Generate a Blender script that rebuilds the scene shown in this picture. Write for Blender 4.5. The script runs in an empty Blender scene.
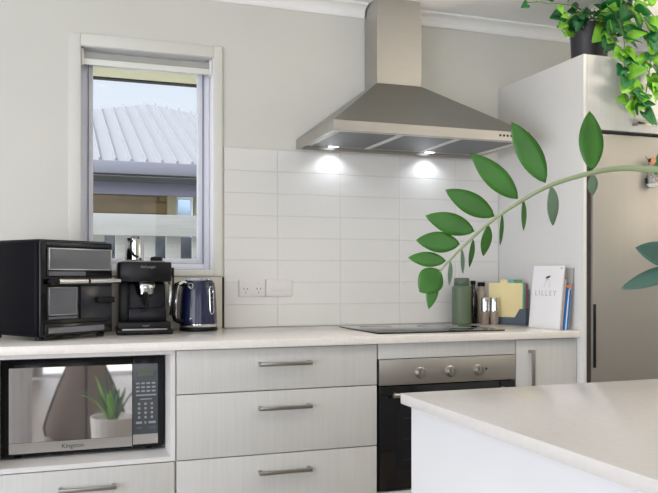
import bpy, bmesh, math, random
from mathutils import Vector, Matrix
C = bpy.context.scene.collection
SC = bpy.context.scene
PI = math.pi
random.seed(7)

# ------------------------------------------------------------------ materials
def lin(h):
    if isinstance(h, str):
        h = h.lstrip('#'); v = [int(h[i:i+2], 16)/255 for i in (0, 2, 4)]
    else:
        v = list(h)
    return tuple((x/12.92 if x <= .04045 else ((x+.055)/1.055)**2.4) for x in v) + (1,)

def new_mat(name):
    m = bpy.data.materials.new(name); m.use_nodes = True
    nt = m.node_tree; b = nt.nodes['Principled BSDF']
    return m, nt, b

def mat(name, col, rough=.5, metal=0, var=.04, scale=(8, 8, 8), bump=0, coat=0, spec=.5, trans=0, emit=None, sheen=0):
    """principled surface whose colour and roughness wander a little with a stretched noise"""
    m, nt, b = new_mat(name); N = nt.nodes; L = nt.links
    tc = N.new('ShaderNodeTexCoord'); mp = N.new('ShaderNodeMapping'); mp.inputs['Scale'].default_value = scale
    nz = N.new('ShaderNodeTexNoise'); nz.inputs['Scale'].default_value = 1; nz.inputs['Detail'].default_value = 4
    L.new(tc.outputs['Object'], mp.inputs['Vector']); L.new(mp.outputs['Vector'], nz.inputs['Vector'])
    rp = N.new('ShaderNodeValToRGB'); c = lin(col)
    lo = tuple(max(0, x*(1-var)) for x in c[:3])+(1,); hi = tuple(min(1, x*(1+var)) for x in c[:3])+(1,)
    rp.color_ramp.elements[0].color = lo; rp.color_ramp.elements[1].color = hi
    rp.color_ramp.elements[0].position = .3; rp.color_ramp.elements[1].position = .7
    L.new(nz.outputs['Fac'], rp.inputs['Fac']); L.new(rp.outputs['Color'], b.inputs['Base Color'])
    b.inputs['Roughness'].default_value = rough; b.inputs['Metallic'].default_value = metal
    b.inputs['Coat Weight'].default_value = coat; b.inputs['Specular IOR Level'].default_value = spec
    b.inputs['Coat Roughness'].default_value = .05
    if trans: b.inputs['Transmission Weight'].default_value = trans
    if sheen: b.inputs['Sheen Weight'].default_value = sheen
    if bump:
        bp = N.new('ShaderNodeBump'); bp.inputs['Strength'].default_value = bump; bp.inputs['Distance'].default_value = .002
        L.new(nz.outputs['Fac'], bp.inputs['Height']); L.new(bp.outputs['Normal'], b.inputs['Normal'])
    if emit:
        b.inputs['Emission Color'].default_value = lin(emit[0]); b.inputs['Emission Strength'].default_value = emit[1]
    return m

M = {}
M['wall'] = mat('painted plaster', '#d6d5ce', .85, var=.012, scale=(3, 3, 3), bump=.05)
M['ceiling'] = mat('ceiling paint', '#f6f6f4', .9, var=.006, scale=(3, 3, 3))
M['trim'] = mat('gloss trim paint', '#e6e6e0', .35, var=.01)
M['arch'] = mat('wall coloured architrave', '#dcdbd4', .5, var=.01)
M['splash'] = mat('beige splash panel', '#d8d2c4', .3, var=.015)
M['floor'] = mat('oak floor boards', '#a0968c', .45, var=.22, scale=(12, 1.2, 1), bump=.1)
M['tile'] = mat('white glazed tile', '#e0dfdc', .12, var=.012, scale=(2, 2, 2), coat=.3)
M['grout'] = mat('pale grout', '#cbc9c4', .9, var=.02)
M['cab'] = mat('pale limed ash laminate', '#c4c4c2', .6, var=.04, scale=(110, 110, 3.0), bump=.12)
M['cabin'] = mat('white melamine', '#d9d8d8', .5, var=.015)
M['quartz'] = mat('pale quartz', '#e6e2de', .22, var=.035, scale=(90, 90, 90), coat=.2)
M['islandtop'] = mat('white quartz', '#c9c5c2', .24, var=.025, scale=(70, 70, 70), coat=.2)
M['white'] = mat('white lacquer', '#cfcfd1', .4, var=.01)
M['steel'] = mat('brushed steel', '#b9b6b1', .38, 1, var=.015, scale=(2, 2, 60))
M['hoodsteel'] = mat('hood steel', '#9b9a95', .4, 1, var=.04, scale=(2, 160, 160), bump=.02)
M['nickel'] = mat('satin nickel', '#a6a49f', .3, 1, var=.04)
M['chrome'] = mat('polished chrome', '#d2d2d2', .1, 1, var=.02)
M['panel'] = mat('smooth pale panel', '#d9d8d6', .5, var=.012, scale=(90, 90, 3.0), bump=.03)
M['filter'] = mat('aluminium mesh filter', '#6f7174', .42, 1, var=.10, scale=(120, 120, 120), bump=.06)
M['fridge'] = mat('warm stainless', '#a7a39c', .42, .6, var=.012, scale=(60, 60, 1.5), bump=.02)
M['black'] = mat('black plastic', '#0e0e11', .4, var=.1, spec=.25)
M['blackgloss'] = mat('black gloss', '#0a0a0d', .12, var=.1, spec=.35)
M['glassblack'] = mat('black glass', '#08080a', .05, var=.1)
M['navygloss'] = mat('navy enamel', '#151c40', .25, var=.08, coat=.3)
M['gap_strip'] = mat('brown black seal', '#3a322d', .7, var=.05)  # colour stands for the shade in the gap beside the fridge
M['bar'] = mat('pale aluminium bar', '#d4d3cf', .4, .35, var=.02)
M['mirror'] = mat('mirrored door glass', '#cfcdcd', .03, .9, var=.03)
M['panelglass'] = mat('control panel glass', '#53565a', .12, .55, var=.05)
M['smoke'] = mat('smoked oven glass', '#7b7d86', .06, .8, var=.04)
M['darkgap'] = mat('dark rubber', '#1d1a18', .8, var=.05)
M['alu'] = mat('grey lilac powdercoat', '#e2e3ee', .45, var=.015)
M['alulight'] = mat('pale sash powdercoat', '#e4e5ee', .45, var=.015)
M['blind'] = mat('grey blind fabric', '#a7a8a2', .8, var=.03)
M['print'] = mat('grey print', '#b4b4b6', .7, var=.02)
M['printdark'] = mat('black print', '#2a2a2c', .7, var=.02)
M['printpale'] = mat('pale key print', '#8e9496', .6, var=.02)
M['socket'] = mat('white socket plastic', '#dddad7', .35, var=.01)
M['sage'] = mat('sage green enamel', '#5c6c53', .45, var=.05)
M['sagecap'] = mat('grey green cap', '#566457', .5, var=.04)
M['oil'] = mat('dark oil glass', '#1c1a1a', .1, var=.1, coat=.5)
M['amber'] = mat('beige label glass', '#b9ab97', .3, var=.06)
M['pepper'] = mat('mill grains', '#8d7c70', .35, var=.45, scale=(260, 260, 260), coat=.6)
M['salt'] = mat('mill pale grains', '#a09084', .35, var=.3, scale=(260, 260, 260), coat=.6)
M['cream'] = mat('cream board', '#e6d69f', .5, var=.04)
M['teal'] = mat('teal board', '#6fb0b2', .5, var=.03)
M['green'] = mat('green board', '#5f9a6c', .5, var=.03)
M['red'] = mat('raspberry board', '#a43352', .5, var=.03)
M['slate'] = mat('slate case', '#4c5764', .5, var=.04)
M['paper'] = mat('white paper card', '#eeecee', .6, var=.008)
M['pages'] = mat('page edges', '#cfcac4', .8, var=.05, scale=(4, 4, 300))
M['tan'] = mat('tan cover', '#cbb29d', .6, var=.03)
M['blue'] = mat('blue cover', '#1f6fb8', .45, var=.04)
M['orange'] = mat('orange cover', '#e0884f', .5, var=.04)
M['greyc'] = mat('grey cover', '#b4b3b0', .6, var=.03)
M['pot'] = mat('charcoal pot', '#37343a', .45, var=.06)
M['soil'] = mat('potting soil', '#2e241c', .95, var=.4, scale=(90, 90, 90), bump=.5)
M['taupe'] = mat('taupe upholstery', '#75665c', .9, var=.1, scale=(120, 120, 120), bump=.1)
M['ribpot'] = mat('ribbed white pot', '#dcd8d4', .5, var=.03)
M['roof'] = mat('white steel roofing', '#8c8c8f', .5, var=.02)
M['fascia'] = mat('pale fascia', '#74747e', .5, var=.02)
M['darkfascia'] = mat('aubergine fascia', '#958fa8', .5, var=.04)
M['soffit'] = mat('beige soffit', '#e2dfc6', .7, var=.02)
M['fence'] = mat('weathered white timber', '#9e9e9a', .8, var=.08, scale=(3, 3, 40))
M['grass'] = mat('lawn', '#5d6f45', .95, var=.3, scale=(5, 5, 5), bump=.3)
M['stem'] = mat('pale green stalk', '#8c9a74', .5, var=.08)
M['twig'] = mat('grey twig', '#8b887e', .8, var=.1)

def leaf_mat(name, col, col2, trans=.25, rough=.35):
    m = mat(name, col, rough, var=.22, scale=(22, 22, 22), coat=.15)
    nt = m.node_tree; N = nt.nodes; L = nt.links; b = N['Principled BSDF']; out = N['Material Output']
    t = N.new('ShaderNodeBsdfTranslucent'); t.inputs['Color'].default_value = lin(col2)
    mx = N.new('ShaderNodeMixShader'); mx.inputs[0].default_value = trans
    L.new(b.outputs[0], mx.inputs[1]); L.new(t.outputs[0], mx.inputs[2]); L.new(mx.outputs[0], out.inputs['Surface'])
    return m
M['zz'] = leaf_mat('glossy green leaflet', '#38741f', '#5a9a2c', .25, .45)
M['zzdark'] = leaf_mat('blue green leaflet', '#43685c', '#4f8a70', .2)
M['zzpale'] = leaf_mat('grey green leaflet back', '#7d9a80', '#8aa888', .3)
M['ivydark'] = leaf_mat('dark ivy leaf', '#207038', '#3f9a35')
M['ivylight'] = leaf_mat('lime ivy leaf', '#86c83a', '#a6e04a', .35)

def brick_mat():
    m, nt, b = new_mat('tan brick'); N = nt.nodes; L = nt.links
    tc = N.new('ShaderNodeTexCoord'); mp = N.new('ShaderNodeMapping'); mp.inputs['Rotation'].default_value = (PI/2, 0, 0)
    br = N.new('ShaderNodeTexBrick'); br.inputs['Scale'].default_value = 1
    br.inputs['Brick Width'].default_value = .46; br.inputs['Row Height'].default_value = .15; br.inputs['Mortar Size'].default_value = .012
    br.inputs['Color1'].default_value = lin('#75603f'); br.inputs['Color2'].default_value = lin('#6a5637'); br.inputs['Mortar'].default_value = lin('#4f412b')
    L.new(tc.outputs['Object'], mp.inputs['Vector']); L.new(mp.outputs['Vector'], br.inputs['Vector'])
    L.new(br.outputs['Color'], b.inputs['Base Color']); b.inputs['Roughness'].default_value = .9
    return m
M['brick'] = brick_mat()

def pane_mat():
    m, nt, b = new_mat('clear window glass'); N = nt.nodes; L = nt.links; N.remove(b)
    out = N['Material Output']; t = N.new('ShaderNodeBsdfTransparent'); g = N.new('ShaderNodeBsdfGlossy')
    g.inputs['Roughness'].default_value = .01; t.inputs['Color'].default_value = (.97, .98, .985, 1)
    f = N.new('ShaderNodeFresnel'); f.inputs['IOR'].default_value = 1.45
    nz = N.new('ShaderNodeTexNoise'); nz.inputs['Scale'].default_value = 2
    mul = N.new('ShaderNodeMath'); mul.operation = 'MULTIPLY'; mul.inputs[1].default_value = .3
    L.new(f.outputs[0], mul.inputs[0])
    mx = N.new('ShaderNodeMixShader'); L.new(mul.outputs[0], mx.inputs[0]); L.new(t.outputs[0], mx.inputs[1]); L.new(g.outputs[0], mx.inputs[2])
    L.new(mx.outputs[0], out.inputs['Surface'])
    N.remove(nz)
    return m
M['pane'] = pane_mat()
M['farpane'] = mat('far window glass', '#a9bed6', .1, .5, var=.05)

def emis(name, col, s):
    m, nt, b = new_mat(name); b.inputs['Base Color'].default_value = lin(col)
    b.inputs['Emission Color'].default_value = lin(col); b.inputs['Emission Strength'].default_value = s
    return m
M['led'] = emis('led lens', '#f4f6ff', 3.5)
M['down'] = emis('downlight lens', '#fff1dc', 6)

# ------------------------------------------------------------------ mesh builder
class B:
    def __init__(self): self.bm = bmesh.new()
    def _add(self, bm2):
        me = bpy.data.meshes.new('tmp'); bm2.to_mesh(me); bm2.free(); self.bm.from_mesh(me); bpy.data.meshes.remove(me)
    def box(self, a, b, bev=0, seg=2, rot=None, shear=None):
        bm = bmesh.new(); bmesh.ops.create_cube(bm, size=1)
        ce = (Vector(a)+Vector(b))/2; sz = [abs(b[i]-a[i]) for i in range(3)]
        for v in bm.verts: v.co = Vector((v.co.x*sz[0], v.co.y*sz[1], v.co.z*sz[2]))
        if bev: bmesh.ops.bevel(bm, geom=list(bm.edges), offset=min(bev, min(sz)*.45), segments=seg, profile=.5, affect='EDGES')
        for v in bm.verts:
            if rot: v.co = rot @ v.co
            v.co += ce
        self._add(bm); return self
    def cyl(self, p0, p1, r0, r1=None, n=24, bev=0):
        r1 = r0 if r1 is None else r1
        p0, p1 = Vector(p0), Vector(p1); d = p1-p0; L = d.length
        prof = [(0, 0), (r0, 0), (r1, L), (0, L)]
        if bev: prof = [(0, 0), (r0-bev, 0), (r0, bev), (r1, L-bev), (r1-bev, L), (0, L)]
        return self.lathe(prof, p0, d, n)
    def lathe(self, prof, o=(0, 0, 0), axis=(0, 0, 1), n=32, sx=1, sy=1):
        bm = bmesh.new(); q = Vector((0, 0, 1)).rotation_difference(Vector(axis)); o = Vector(o)
        rings = []
        for r, z in prof:
            if r < 1e-6: rings.append([bm.verts.new(o + q @ Vector((0, 0, z)))])
            else: rings.append([bm.verts.new(o + q @ Vector((r*sx*math.cos(2*PI*i/n), r*sy*math.sin(2*PI*i/n), z))) for i in range(n)])
        for A, Bq in zip(rings, rings[1:]):
            if len(A) == 1 and len(Bq) == 1: continue
            for i in range(n):
                j = (i+1) % n
                if len(A) == 1: bm.faces.new((A[0], Bq[j], Bq[i]))
                elif len(Bq) == 1: bm.faces.new((A[i], A[j], Bq[0]))
                else: bm.faces.new((A[i], A[j], Bq[j], Bq[i]))
        bmesh.ops.recalc_face_normals(bm, faces=bm.faces)
        self._add(bm); return self
    def tube(self, pts, r, n=10, closed=False):
        pts = [Vector(p) for p in pts]; R = r if isinstance(r, (list, tuple)) else [r]*len(pts)
        bm = bmesh.new(); rings = []; up = None
        for i, p in enumerate(pts):
            if closed: t = pts[(i+1) % len(pts)]-pts[i-1]
            else: t = pts[min(i+1, len(pts)-1)]-pts[max(i-1, 0)]
            t.normalize()
            if up is None:
                up = Vector((0, 0, 1)) if abs(t.z) < .9 else Vector((1, 0, 0))
            x = up - t*up.dot(t)
            if x.length < 1e-4: x = t.orthogonal()
            x.normalize(); y = t.cross(x); up = x
            rings.append([bm.verts.new(p + (x*math.cos(2*PI*k/n)+y*math.sin(2*PI*k/n))*R[i]) for k in range(n)])
        m = len(rings)
        for i in range(m if closed else m-1):
            A, D = rings[i], rings[(i+1) % m]
            for k in range(n):
                l = (k+1) % n; bm.faces.new((A[k], A[l], D[l], D[k]))
        if not closed:
            bm.faces.new(rings[0][::-1]); bm.faces.new(rings[-1])
        bmesh.ops.recalc_face_normals(bm, faces=bm.faces)
        self._add(bm); return self
    def prism(self, poly, vec, bev=0):
        """planar polygon (3D points) pushed along vec"""
        bm = bmesh.new(); vec = Vector(vec)
        a = [bm.verts.new(Vector(p)) for p in poly]; b = [bm.verts.new(Vector(p)+vec) for p in poly]
        n = len(poly); bm.faces.new(a); bm.faces.new(b[::-1])
        for i in range(n): bm.faces.new((a[i], b[i], b[(i+1) % n], a[(i+1) % n]))
        bmesh.ops.recalc_face_normals(bm, faces=bm.faces)
        if bev: bmesh.ops.bevel(bm, geom=list(bm.edges), offset=bev, segments=2, profile=.5, affect='EDGES')
        self._add(bm); return self
    def poly(self, verts, faces):
        bm = bmesh.new(); vs = [bm.verts.new(Vector(v)) for v in verts]
        for f in faces: bm.faces.new([vs[i] for i in f])
        bmesh.ops.recalc_face_normals(bm, faces=bm.faces); self._add(bm); return self
    def frame(self, x0, z0, x1, z1, y0, y1, w, bev=0):
        """rectangular ring in the XZ plane"""
        self.box((x0, y0, z0), (x0+w, y1, z1), bev); self.box((x1-w, y0, z0), (x1, y1, z1), bev)
        self.box((x0+w, y0, z0), (x1-w, y1, z0+w), bev); self.box((x0+w, y0, z1-w), (x1-w, y1, z1), bev); return self
    def build(self, name, m, parent=None, smooth=True, off=None, loc=None):
        if off is None and parent is not None and parent.get('_w'): off = root_loc(parent)
        if off is not None:
            for v in self.bm.verts: v.co -= Vector(off)
        me = bpy.data.meshes.new(name); self.bm.to_mesh(me); self.bm.free()
        if smooth:
            for p in me.polygons: p.use_smooth = True
            me.set_sharp_from_angle(angle=math.radians(35))
        me.materials.append(m)
        o = bpy.data.objects.new(name, me); C.objects.link(o)
        if parent is not None:
            o.parent = parent
            if parent.get('_w'): o['_w'] = 1
        if loc: o.location = loc
        return o

def root_loc(o):
    while o.parent: o = o.parent
    return tuple(o.location)

def tag(o, label, cat, group=None):
    o['label'] = label; o['category'] = cat
    if group: o['group'] = group
    return o
def thing(name, label, cat, loc=(0, 0, 0), rz=0, group=None, world=True):
    """an Empty at the base of a thing; its parts are given in world coordinates when world is set"""
    o = bpy.data.objects.new(name, None); C.objects.link(o); o.location = loc; o.rotation_euler = (0, 0, rz); o.empty_display_size = .05
    if world: o['_w'] = 1
    return tag(o, label, cat, group)
def struct(name, b, m, smooth=False):
    o = b.build(name, m, smooth=smooth); o['kind'] = 'structure'; return o

def text(name, s, size, m, parent, loc, rot, depth=.0006):
    cu = bpy.data.curves.new('tmp', 'FONT'); cu.body = s; cu.size = size; cu.extrude = depth; cu.align_x = 'CENTER'; cu.align_y = 'CENTER'
    t = bpy.data.objects.new('tmp', cu); C.objects.link(t); bpy.context.view_layer.update()
    me = bpy.data.meshes.new_from_object(t.evaluated_get(bpy.context.evaluated_depsgraph_get()))
    bpy.data.objects.remove(t); bpy.data.curves.remove(cu)
    me.materials.clear(); me.materials.append(m); me.name = name
    mtx = Matrix.Translation(Vector(loc)) @ rot.to_4x4()
    me.transform(mtx)
    if parent.get('_w'): me.transform(Matrix.Translation(-Vector(root_loc(parent))))
    o = bpy.data.objects.new(name, me); C.objects.link(o); o.parent = parent
    return o
FRONT = Matrix.Rotation(PI/2, 3, 'X')              # text facing -Y

# ------------------------------------------------------------------ dimensions (metres)
YW = 3.36           # plastered face of the kitchen wall
YF = 2.74           # cabinet fronts
ZB = .90            # bench height
CEIL = 2.375
PX = 2.077          # face of the tall end panel

# ------------------------------------------------------------------ setting
WX0, WX1, WZ0, WZ1 = .109, .656, 1.152, 2.072       # window opening
XL, XR, YB = -2.3, 3.0, -3.4
b = B()
for a, c in (((XL, YW, 0), (WX0, YW+.16, 2.5)), ((WX1, YW, 0), (XR+.1, YW+.16, 2.5)), ((WX0, YW, 0), (WX1, YW+.16, WZ0)), ((WX0, YW, WZ1), (WX1, YW+.16, 2.5))): b.box(a, c)
struct('wall_back', b, M['wall'])
b = B()  # left wall with a wide glazed opening
for a, c in (((XL-.1, YB, 0), (XL, -1.9, 2.5)), ((XL-.1, 2.3, 0), (XL, YW+.16, 2.5)), ((XL-.1, -1.9, 2.2), (XL, 2.3, 2.5))): b.box(a, c)
struct('wall_left', b, M['wall'])
struct('wall_right', B().box((XR, YB, 0), (XR+.1, YW, 2.5)), M['wall'])
b = B()
for a, c in (((XL, YB-.1, 0), (-1.9, YB, 2.5)), ((1.3, YB-.1, 0), (XR, YB, 2.5)), ((-1.9, YB-.1, 2.2), (1.3, YB, 2.5))): b.box(a, c)
struct('wall_rear', b, M['wall'])
struct('floor', B().box((XL, YB, -.06), (XR, YW, 0)), M['floor'])
struct('ceiling', B().box((XL-.1, YB-.1, CEIL), (XR+.1, YW, CEIL+.1)), M['ceiling'])
# cornice either side of the hood duct
def cornice(name, x0, x1):
    pts = [(YW, CEIL), (YW, CEIL-.054), (YW-.008, CEIL-.054), (YW-.010, CEIL-.046)]
    for i in range(7):
        t = i/6*PI/2; pts.append((YW-.012-.04*(1-math.cos(t)), CEIL-.046+.036*math.sin(t)))
    pts += [(YW-.058, CEIL-.008), (YW-.06, CEIL)]
    struct(name, B().prism([(x0, y, z) for y, z in pts], (x1-x0, 0, 0)), M['ceiling'])
cornice('trim_1', XL, 1.360); cornice('trim_2', 1.584, XR)

# tiled splashback: each tile a bevelled slab over grout
b = B(); TX, TZ = .2985, .0985
xs = [.703, .9445]
while xs[-1] + TX < PX: xs.append(xs[-1]+TX)
xs.append(PX-.001)
for i in range(8):
    for x0, x1 in zip(xs, xs[1:]):
        b.box((x0+.001, YW-.008, ZB+.001+i*TZ+.001), (x1-.001, YW-.001, ZB+.001+(i+1)*TZ-.001), .0012, 1)
o = struct('wall_back_tiling', b, M['tile'])
o2 = struct('wall_back_grout', B().box((.7035, YW-.0065, ZB+.001), (PX-.001, YW, ZB+8*TZ)), M['grout'])

# splash panel between window and bench
b = B().box((-.6, YW-.009, ZB+.001), (.694, YW, 1.122), .001)
struct('trim_3', b, M['splash'])
struct('trim_4', B().box((.6945, YW-.010, ZB+.001), (.7015, YW, 1.122)), M['darkgap'])

# window: architrave, frame, sash, pane
W = B()
b0 = (WX0-.05, WZ0-.027, WX1+.04, WZ1+.05)
W.box((b0[0], YW-.011, b0[1]), (WX0-.001, YW, b0[3]), .003); W.box((WX1+.001, YW-.011, b0[1]), (b0[2], YW, b0[3]), .003)
W.box((WX0-.001, YW-.011, b0[1]), (WX1+.001, YW, WZ0-.001), .003); W.box((WX0-.001, YW-.011, WZ1+.001), (WX1+.001, YW, b0[3]), .003)
wroot = W.build('window_1', M['arch']); wroot['kind'] = 'structure'
# the sill strip is thinner than the head: reveal lining
b = B(); y0, y1 = YW-.001, YW+.15
b.box((WX0-.001, y0, WZ0-.004), (WX1+.001, y1, WZ0+.001)); b.box((WX0-.001, y0, WZ1), (WX1+.001, y1, WZ1+.004))
b.box((WX0-.004, y0, WZ0), (WX0+.001, y1, WZ1)); b.box((WX1-.001, y0, WZ0), (WX1+.004, y1, WZ1))
b.build('window_reveal', mat('white reveal paint', '#f3f3f5', .4, var=.008), wroot)
B().frame(WX0+.002, WZ0+.002, WX1-.002, WZ1-.002, YW+.07, YW+.13, .026, .002).build('window_frame', M['alu'], wroot)
b = B().frame(WX0+.030, WZ0+.029, WX1-.030, WZ1-.03, YW+.085, YW+.115, .022, .002); sash = b.build('window_sash', M['alulight'], wroot)
B().box((WX0+.047, YW+.098, WZ0+.046), (WX1-.047, YW+.102, WZ1-.047)).build('window_pane', M['pane'], sash)
b = B().box((WX1-.034, YW+.064, WZ0+.03), (WX1-.030, YW+.0695, WZ1-.03)); b.box((WX0+.030, YW+.064, WZ0+.03), (WX0+.033, YW+.0695, WZ1-.03))
b.build('window_seal', mat('grey seal', '#72747f', .7), wroot)

# sliding doors that light the room (out of view, left and rear), frames only plus glass
def slider(name, axis, p, u0, u1):
    b = B(); n = 3; w = (u1-u0)/n
    def bx(u, z, u2, z2, t=.04):
        if axis == 'x': b.box((p-t, u, z), (p+t, u2, z2))
        else: b.box((u, p-t, z), (u2, p+t, z2))
    bx(u0, 2.15, u1, 2.2); bx(u0, 0, u1, .04)
    for k in range(n+1):
        u = u0 + k*w; bx(max(u0, u-.025), .04, min(u1, u+.025), 2.15)
    o = b.build(name, M['alu']); o['kind'] = 'structure'
slider('door_1', 'x', XL-.05, -1.9, 2.3); slider('door_2', 'y', YB-.05, -1.9, 1.3)

# outside
struct('ground_outside', B().box((-40, YW+.2, -.35), (40, 60, -.2)), M['grass'])
struct('bounce_path_outside', B().box((-6, YW+.2, -.19), (8, 5.9, -.12)), mat('pale bounce path', '#d6d2c6', .9, var=.05))  # unseen pale ground, added to bounce light onto the eave soffit
struct('patio_outside', B().box((-2.3, -16, -.3), (14, YB-.12, -.1)), mat('pale paving', '#dedad2', .9, var=.06))
b = B().box((-3, YW+.165, 2.124), (3.5, 4.06, 2.145)); struct('trim_5', b, M['soffit'])
b = B().box((-3, 4.062, 2.116), (3.5, 4.10, 2.30)); struct('trim_6', b, mat('eave fascia', '#3a393c', .6))

# ------------------------------------------------------------------ benchtop, cabinets
b = B().box((-.80, 2.715, .870), (PX-.002, YW-.011, ZB), .003)
tag(b.build('benchtop', M['quartz']), 'long pale quartz benchtop running along the tiled wall under window and hood', 'benchtop')

def bar_handle(x0, x1, z, parent, y=YF, name='handle'):
    b = B(); b.box((x0, y-.034, z-.007), (x1, y-.024, z+.007), .002)
    b.box((x0+.001, y-.026, z-.007), (x0+.013, y, z+.007), .0015); b.box((x1-.013, y-.026, z-.007), (x1-.001, y, z+.007), .0015)
    return b.build(name, M['nickel'], parent)
def vbar_handle(x, z0, z1, parent, y=YF):
    b = B(); b.box((x-.007, y-.034, z0), (x+.007, y-.024, z1), .002)
    b.box((x-.007, y-.026, z0+.001), (x+.007, y, z0+.013), .0015); b.box((x-.007, y-.026, z1-.013), (x+.007, y, z1-.001), .0015)
    return b.build('handle', M['nickel'], parent)

def cab_body(t, x0, x1, z0=.12, z1=.868, y1=YW-.03):
    b = B(); s = .016
    b.box((x0, YF+.02, z0), (x0+s, y1, z1)); b.box((x1-s, YF+.02, z0), (x1, y1, z1)); b.box((x0+s, YF+.02, z0), (x1-s, y1, z0+s))
    b.box((x0+s, y1-s, z0+s), (x1-s, y1, z1)); b.box((x0+s, YF+.02, z1-s), (x1-s, y1, z1))
    b.build('body', M['cabin'], t)
    B().box((x0, YF+.06, 0), (x1, YF+.076, z0)).build('kickboard', M['cab'], t)

# three-drawer unit
t = thing('drawer_unit', 'pale woodgrain three-drawer cabinet between the microwave niche and the oven', 'drawer cabinet', (.785, 3.05, 0))
cab_body(t, .403, 1.166)
for z0, z1, hz in ((.714, .866, .810), (.4835, .7105, .651), (.125, .480, .4195)):
    d = B().box((.4065, YF, z0), (1.1635, YF+.019, z1), .0012).build('drawer', M['cab'], t)
    bar_handle(.698, .896, hz, d)

# microwave cabinet
t = thing('microwave_cabinet', 'pale woodgrain cabinet with open niche holding the microwave above a drawer', 'cabinet', (.109, 3.05, 0))
x0, x1 = -.185, .402
b = B(); s = .016
b.box((x0, YF, .4835), (x0+s, YW-.03, .868)); b.box((x1-s, YF, .4835), (x1, YW-.03, .868))
b.box((x0+s, YF, .4835), (x1-s, YW-.03, .4995)); b.box((x0+s, YF, .855), (x1-s, YW-.03, .868)); b.box((x0+s, YW-.046, .4995), (x1-s, YW-.03, .855))
b.box((x0, YF+.02, .12), (x0+s, YW-.03, .4835)); b.box((x1-s, YF+.02, .12), (x1, YW-.03, .4835)); b.box((x0+s, YF+.02, .12), (x1-s, YW-.03, .136))
b.build('niche', M['cabin'], t, smooth=False)
B().box((x0, YF+.06, 0), (x1, YF+.076, .12)).build('kickboard', M['cab'], t)
d = B().box((x0+.002, YF, .125), (x1-.002, YF+.019, .480), .0012).build('drawer', M['cab'], t)
bar_handle(.016, .202, .4185, d)

# cupboard further left carrying the bench (outside the frame)
t = thing('base_cupboard', 'pale woodgrain base cupboard at the far left end of the bench', 'cabinet', (-.49, 3.05, 0))
cab_body(t, -.79, -.188)
d = B().box((-.788, YF, .125), (-.190, YF+.019, .866), .0012).build('door', M['cab'], t); vbar_handle(-.24, .62, .82, d)

# oven housing and oven
t = thing('filler_rail', 'pale woodgrain filler strip between the cooktop bench and the oven control panel', 'panel', (1.4715, YF, .8095), 0)
B().box((1.169, YF, .8095), (1.774, YF+.019, .8695), .0012).build('board', M['cab'], t)
t = thing('oven_plinth', 'pale woodgrain low cabinet carrying the oven', 'cabinet', (1.4715, 3.05, 0))
B().box((1.169, YF, .125), (1.774, YF+.019, .300), .0012).build('front_panel', M['cab'], t)
B().box((1.169, YF+.06, 0), (1.774, YF+.076, .12)).build('kickboard', M['cab'], t)
B().box((1.170, YF+.0195, .12), (1.773, YW-.03, .2955)).build('box', M['cabin'], t)
t = thing('oven', 'built-in steel and black glass oven with three round knobs under the cooktop', 'oven', (1.4715, 2.9, .2960))
B().box((1.176, YF+.021, .2960), (1.767, 3.25, .79)).build('carcass', M['darkgap'], t)
p = B().box((1.172, YF-.006, .7085), (1.7715, YF+.020, .807), .0015).build('control_panel', M['steel'], t)
for x in (1.343, 1.474, 1.599):
    kb = B().lathe([(0, 0), (.0235, 0), (.0235, .004), (.020, .006), (.019, .020), (.017, .023), (0, .023)], (x, YF-.0065, .752), (0, -1, 0), 32)
    k = kb.build('knob', M['nickel'], p)
    B().box((x-.003, YF-.0335, .740), (x+.003, YF-.0290, .767), .001).build('knob_grip', M['nickel'], p)
B().prism([(1.630, YF-.0062, .760), (1.642, YF-.0062, .760), (1.636, YF-.0062, .748)], (0, -.0006, 0)).build('symbol', M['printdark'], p, smooth=False)
dr = B().box((1.172, YF-.006, .306), (1.7715, YF+.020, .7045), .002).build('door', M['glassblack'], t)
B().box((1.24, YF-.0068, .355), (1.70, YF-.0061, .62)).build('door_window', mat('oven window glass', '#131317', .06), dr)
b = B()
for z in (.42, .50, .58):
    b.tube([(1.27, YF-.0072, z), (1.67, YF-.0072, z)], .0012, 6)
b.build('rack_lines', mat('faint rack wire', '#3a3a40', .4, .6), dr)
b = B().cyl((1.212, YF-.048, .675), (1.732, YF-.048, .675), .009, n=16)
for x in (1.235, 1.709): b.cyl((x, YF-.048, .675), (x, YF-.006, .675), .007, n=12)
b.build('handle', M['nickel'], dr)

# right-hand cupboard
t = thing('corner_cupboard', 'narrow pale woodgrain cupboard with upright bar handle right of the oven', 'cabinet', (1.926, 3.05, 0))
cab_body(t, 1.777, PX-.001)
d = B().box((1.7775, YF, .125), (2.0735, YF+.019, .866), .0012).build('door', M['cab'], t)
vbar_handle(1.842, .64, .826, d)

# tall fridge surround
t = thing('fridge_surround', 'tall pale panel and overhead cupboard enclosing the refrigerator', 'cabinet', (2.5, 3.0, 0))
B().box((PX, 2.70, 0), (PX+.016, YW-.001, 2.05), .001).build('side_panel', M['panel'], t)
B().box((XR-.018, 2.70, 0), (XR-.002, YW-.001, 2.05), .001).build('side_panel', M['panel'], t)
b = B().box((PX+.0165, 2.722, 1.745), (XR-.019, YW-.012, 2.05)); b.build('cupboard_box', M['cabin'], t)
for xa, xb in ((PX+.0185, 2.53), (2.5335, XR-.021)):
    d = B().box((xa, 2.701, 1.741), (xb, 2.7205, 2.05), .0012).build('door', M['cab'], t)
    if xa < 2.2: bar_handle(2.327, 2.525, 1.772, d, 2.701)
    else: bar_handle(2.545, 2.74, 1.772, d, 2.701)

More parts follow.
